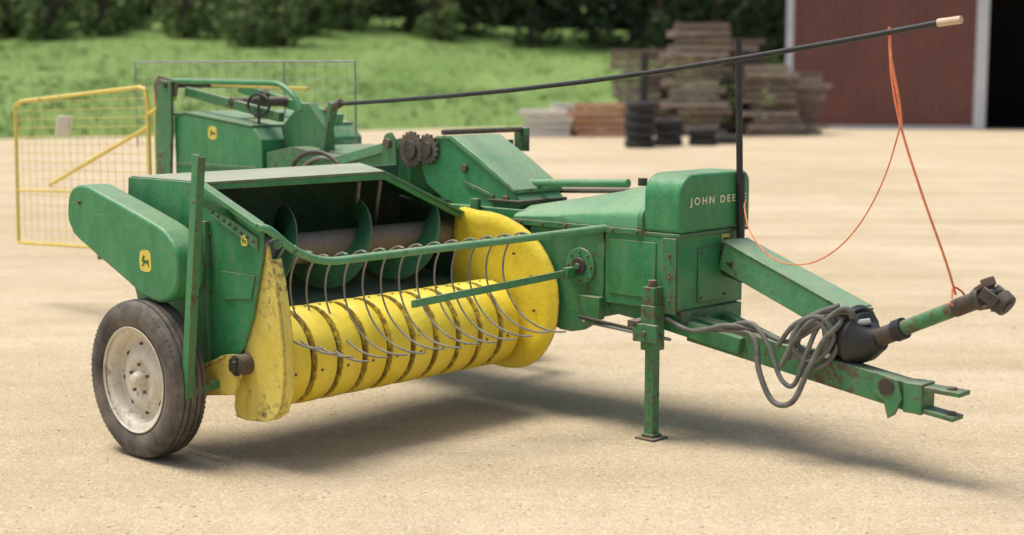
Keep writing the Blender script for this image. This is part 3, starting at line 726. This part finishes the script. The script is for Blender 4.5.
# ---------------------------------------------------------------- trees
def crown_mesh(seed,n,h,rad,mat,base=.4,ls=.3):
    rnd=random.Random(seed); bb=Bd(False)
    cl=[]
    for i in range(26):
        t=rnd.random(); zz=base+t*(h-base); rr=rad*math.sin(math.pi*(.12+.8*t))**.7
        a=rnd.uniform(0,6.28); q=rnd.uniform(.3,1)*rr; cl.append((math.cos(a)*q,math.sin(a)*q,zz,rnd.uniform(.55,1.15)*rad*.38))
    for i in range(n):
        cx,cy,cz,cr=rnd.choice(cl)
        d=Vector((rnd.gauss(0,1),rnd.gauss(0,1),rnd.gauss(0,1))).normalized()*cr*rnd.uniform(.5,1.05)
        c=Vector((cx,cy,cz))+d
        if c.z<.05: c.z=.05
        t1=Vector((rnd.gauss(0,1),rnd.gauss(0,1),rnd.gauss(0,1))).normalized(); t2=t1.cross(d).normalized(); s=ls*rnd.uniform(.5,1.1)
        bb.add([c-t1*s,c+t2*s*.5,c+t1*s,c-t2*s*.5],[(0,1,2,3)],mat)
    return bb
def make_tree(kind,h,rad,mat,seed,n=2600,ls=.28,base=.2):
    t=Bd(False)
    t.tube([(0,0,-.3),(.05,0,h*.3),(0,.1,h*.6),(.1,0,h*.9)],[.22,.16,.10,.04],BARK,8)
    rnd=random.Random(seed)
    for i in range(7):
        a=rnd.uniform(0,6.28);z=h*rnd.uniform(.25,.7);l=rad*.75
        t.tube([(0,0,z),(math.cos(a)*l*.5,math.sin(a)*l*.5,z+l*.35),(math.cos(a)*l,math.sin(a)*l,z+l*.55)],[.07,.05,.02],BARK,6)
    e=bpy.data.objects.new(kind,None); 
    tr=t.finish('trunk',None,loc=(0,0,0)); cr=crown_mesh(seed,n,h,rad,mat,base,ls).finish('crown',None,recalc=False,loc=(0,0,0))
    COL.objects.link(e); tr.parent=e; cr.parent=e
    return e,tr,cr
protos=[make_tree('tree',10,3.6,LEAF,1),make_tree('tree',11.5,4,LEAFD,2,3000),make_tree('tree',9,3.3,LEAF,3),make_tree('tree',12,4.2,LEAFD,4,3000)]
used=set()
def place(pi,x,y,s,label):
    e,tr,cr=protos[pi]
    if pi in used:
        e2=e.copy();COL.objects.link(e2)
        for c in (tr,cr):
            c2=c.copy();COL.objects.link(c2);c2.parent=e2
        e=e2
    used.add(pi)
    e.location=(x,y,hz(x,y));e.scale=(s,s,s*random.uniform(.9,1.1));e.rotation_euler=(0,0,random.uniform(0,6.28))
    e['label']=label;e['category']='tree';e['group']='trees along the edge of the wood'
for i,x in enumerate([-34,-30,-26.5,-23,-19.5,-16,-12.5,-9]):
    place((0,2,0,2,0,2,0,2)[i],x,random.uniform(84,89)-(6 if i<4 else 0),random.uniform(.85,1.1),'leafy mid-green tree at the top of the grassy bank')
for i,x in enumerate([-6,-2.5,1,4.5,8,11.5,15,18.5,22]):
    place((1,3)[i%2],x,random.uniform(88,93)-(6 if 1<i<6 else 0),random.uniform(.9,1.15),'dark green tree at the edge of the wood')
e,tr,cr=make_tree('shrub',2.9,1.5,LEAF,11,1500,.16,.2)
for k,(x,y,s) in enumerate([(-11,72,1.25),(-13.5,75,1.2),(-24,66,1.1),(-27,70,1.3),(-20,74,1.1),(-9,84,1.2),(-4,84,1.1),(-17,80,1.3),(-16,74,1.0),(-22,72,1.2),(-12,70,.9),(-25,76,1.6),(-21,78,1.6),(-14,79,1.6),(-10.5,78,1.4),(-28,75,1.6)]):
    if k: 
        e2=e.copy();COL.objects.link(e2)
        for c in (tr,cr):
            c2=c.copy();COL.objects.link(c2);c2.parent=e2
    else: e2=e
    e2.location=(x,y,hz(x,y)-.1);e2.scale=(s,s,s);e2.rotation_euler=(0,0,k*1.3)
    e2['label']='bushy light green shrub growing on the grassy bank';e2['category']='shrub';e2['group']='shrubs on the bank'
rnd=random.Random(5);bb=Bd(False)
for i in range(11000):
    x=rnd.uniform(-50,50);y=rnd.uniform(99,105);z=hz(x,y)+rnd.random()**1.3*11
    d=Vector((rnd.gauss(0,1),rnd.gauss(0,1),rnd.gauss(0,1))).normalized();t2=d.orthogonal().normalized();s=rnd.uniform(.5,1.1)
    c=Vector((x,y,z)); bb.add([c-d*s,c+t2*s*.7,c+d*s,c-t2*s*.7],[(0,1,2,3)],LEAFD)
bb.finish('woodland',recalc=False,props={'kind':'stuff'},loc=(0,0,0))

# ---------------------------------------------------------------- barn
barn=bpy.data.objects.new('barn',None);COL.objects.link(barn);X0,X1,Y0,Y1,HH=8.35,25,45.65,60,5.2
barn.location=(X0,Y0,0);barn['_abs']=(X0,Y0,0);barn['label']='red-brown ribbed steel barn with pale trim and open doorway';barn['category']='barn'
barn.rotation_euler=(0,0,R(-11))
DX0,DX1,DH=13.95,19.2,4.3
b=Bd(False)
def wallseg(xa,xb,za,zb):
    b.box((xa,Y0,za),(xb,Y0+.1,zb),BARN)
    n=int((xb-xa)/.24)
    for i in range(n):
        x=xa+.08+i*.24; b.add([(x,Y0,za),(x+.02,Y0-.03,za),(x+.06,Y0-.03,za),(x+.08,Y0,za),(x,Y0,zb),(x+.02,Y0-.03,zb),(x+.06,Y0-.03,zb),(x+.08,Y0,zb)],[(0,1,5,4),(1,2,6,5),(2,3,7,6)],BARN)
wallseg(X0,DX0,.0,HH);wallseg(DX1,X1,.0,HH);wallseg(DX0,DX1,DH,HH)
b.box((X0,Y0+.1,0),(X0+.1,Y1,HH),BARN);b.box((X1-.1,Y0+.1,0),(X1,Y1,HH),BARN);b.box((X0+.1,Y1-.1,0),(X1-.1,Y1,HH),BARN)
b.finish('wall',barn,recalc=False)
b=Bd(False)
b.box((X0-.10,Y0-.06,0),(X0+.12,Y0-.032,HH),TRIM);b.box((DX0-.20,Y0-.08,0),(DX0+.14,Y0-.033,DH+.1),TRIM);b.box((DX1-.12,Y0-.08,0),(DX1+.12,Y0-.033,DH+.1),TRIM);b.box((DX0-.12,Y0-.12,DH+.1),(DX1+.12,Y0-.033,DH+.35),TRIM)
b.box((X0+.12,Y0-.05,.0),(DX0-.20,Y0-.031,.10),TRIM)
b.finish('trim',barn)
b=Bd(False); b.box((DX0+.15,Y0+6,0.01),(DX1+1,Y0+6.1,HH-.1),DARKIN); b.box((X0+.2,Y0+.3,.01),(X1-.2,Y0+5.9,.02),DARKIN); b.box((DX0-.3,Y0+.2,.03),(DX0-.2,Y0+6,HH-.1),DARKIN)  # added near-black sheets standing in for shade inside the open doorway
b.finish('painted_interior_shade',barn)
b=Bd(False); b.prism('v',[(X0-.5,HH-.05),(X1+.5,HH-.05),(X1+.5,HH+.1),((X0+X1)/2,HH+3.2),(X0-.5,HH+.1)],Y0-.5,Y1+.5,ROOF); b.finish('roof',barn)

# ---------------------------------------------------------------- pallets
def pallet_mesh(mat):
    b=Bd(False)
    for i in range(7): b.box((-.60,-.5+i*.148,.115),(.60,-.5+i*.148+.10,.135),mat)
    for y in (-.5,-.05,.4): b.box((-.60,y,.020),(.60,y+.1,.113),mat)
    for i in range(4): b.box((-.60+i*.36,-.5,0),(-.60+i*.36+.10,.5,.018),mat)
    b.box((-.6,-.52,.02),(.6,-.502,.112),mat)
    return b
pm={}
def pallet(x,y,z,mat,rot,sc,label):
    if mat not in pm:
        o=pallet_mesh(mat).finish('wooden_pallet',loc=(0,0,0)); pm[mat]=o
    else:
        o=pm[mat].copy();COL.objects.link(o)
    o.location=(x,y,z);o.rotation_euler=(0,0,rot);o.scale=sc;o['label']=label;o['category']='pallet';o['group']='stacked wooden pallets beside the barn'
LB={WOOD:'weathered grey wooden pallet in a stack',WOODD:'dark weathered wooden pallet in a stack',WOODL:'pale wooden pallet in a low stack',WOODO:'orange-brown wooden pallet in a low stack'}
def stack(x,y,n,sc=1.15,jit=.08,dz=.155,mats=None,rj=.12):
    for i in range(n):
        mt=random.choice(mats)
        pallet(x+random.uniform(-jit,jit),y+random.uniform(-jit,jit),i*dz*sc,mt,random.uniform(-rj,rj),(sc*random.uniform(.88,1.15),sc,sc),LB[mt])
stack(4.95,40.3,16,1.2,.18,mats=[WOOD,WOOD,WOODD],rj=.2)
stack(6.05,41.8,14,1.2,.18,mats=[WOODD,WOODD,WOOD],rj=.2)
stack(3.65,41.8,12,1.25,.18,mats=[WOODD,WOOD,WOOD],rj=.2)
stack(6.75,40.2,11,1.1,.16,mats=[WOODD,WOOD],rj=.2)
stack(7.75,41.0,11,1.0,.14,mats=[WOOD,WOODD],rj=.2)
stack(4.3,43.2,9,1.2,.18,mats=[WOOD,WOODD],rj=.2)
stack(2.3,39.5,5,1.15,.12,mats=[WOODO,WOODO,WOODL])
stack(.85,39.6,4,1.15,.12,mats=[WOODL])
stack(1.6,40.9,6,.9,.12,mats=[WOODO,WOODL,WOODL])
stack(-14.2,38,3,1.1,.1,mats=[WOODD,WOODO])
# tyres
b=Bd(False)
prof=[(.17,.0),(.28,-.0),(.33,.03),(.345,.10),(.33,.17),(.28,.20),(.17,.20),(.16,.15),(.16,.05)]
seg=32;vs=[]
for i in range(seg):
    a=2*math.pi*i/seg
    for r_,z_ in prof: vs.append((r_*math.cos(a),r_*math.sin(a),z_))
n=len(prof)
TY2=plain('black_old_rubber',(.03,.03,.03),.8,.4,5)
b.add(vs,[(i*n+k,i*n+(k+1)%n,((i+1)%seg)*n+(k+1)%n,((i+1)%seg)*n+k) for i in range(seg) for k in range(n)],TY2,True)
ty=b.finish('tyre',loc=(0,0,0)); first=True
def tyre(x,y,z,rot,label):
    global first
    o=ty if first else ty.copy()
    if not first: COL.objects.link(o)
    first=False
    o.location=(x,y,z);o.rotation_euler=rot;o['label']=label;o['category']='tyre';o['group']='old tyres on the gravel'
for i in range(5): tyre(2.82+random.uniform(-.03,.03),33.3,i*.205,(0,0,i),'worn black tyre in a stack on the gravel')
for i in range(3): tyre(3.55+random.uniform(-.03,.03),34.2,i*.205,(0,0,i),'worn black tyre in a stack on the gravel')
for i in range(2): tyre(4.35+random.uniform(-.03,.03),34.4,i*.205,(0,0,i),'worn black tyre in a low stack on the gravel')
tyre(5.0,35.2,0,(0,0,.2),'black tyre lying flat on the gravel')
b=Bd(False); b.cyl((2.95,34.0,0),(2.98,34.0,2.1),.09,BLACKP,12); b.box((2.75,33.85,0),(3.15,34.2,.05),BLACKP)
b.finish('steel_post',None,label='short dark steel post standing behind a tyre stack',props={'category':'post'})

# ---------------------------------------------------------------- light
w=bpy.data.worlds.new('World');scene.world=w;w.use_nodes=True;nt=w.node_tree
bg=nt.nodes['Background'];sky=nt.nodes.new('ShaderNodeTexSky');sky.sky_type='NISHITA';sky.sun_disc=False
S=Vector((-.34,.10,1.0)).normalized()
el=math.asin(S.z); az=math.atan2(S.x,S.y)
sky.sun_elevation=el; sky.sun_rotation=az; sky.air_density=1.0; sky.dust_density=4.5; sky.ozone_density=.7
nt.links.new(sky.outputs[0],bg.inputs[0]); bg.inputs[1].default_value=.15
sl=bpy.data.lights.new('sun','SUN');sl.energy=3.8;sl.angle=R(26);sl.color=(1,.955,.87)
so=bpy.data.objects.new('sun',sl);COL.objects.link(so);so.rotation_euler=S.to_track_quat('Z','Y').to_euler();so.location=(0,0,20)

# ---------------------------------------------------------------- camera
cam=bpy.data.cameras.new('camera');co=bpy.data.objects.new('camera',cam);COL.objects.link(co)
cam.sensor_width=36;cam.lens=36*1500/1024;cam.clip_end=2000
co.location=(0,0,1.6);co.rotation_euler=(math.pi/2-math.atan(192.5/1500),0,0)
cam.dof.use_dof=True;cam.dof.focus_distance=6.3;cam.dof.aperture_fstop=1.6
scene.camera=co
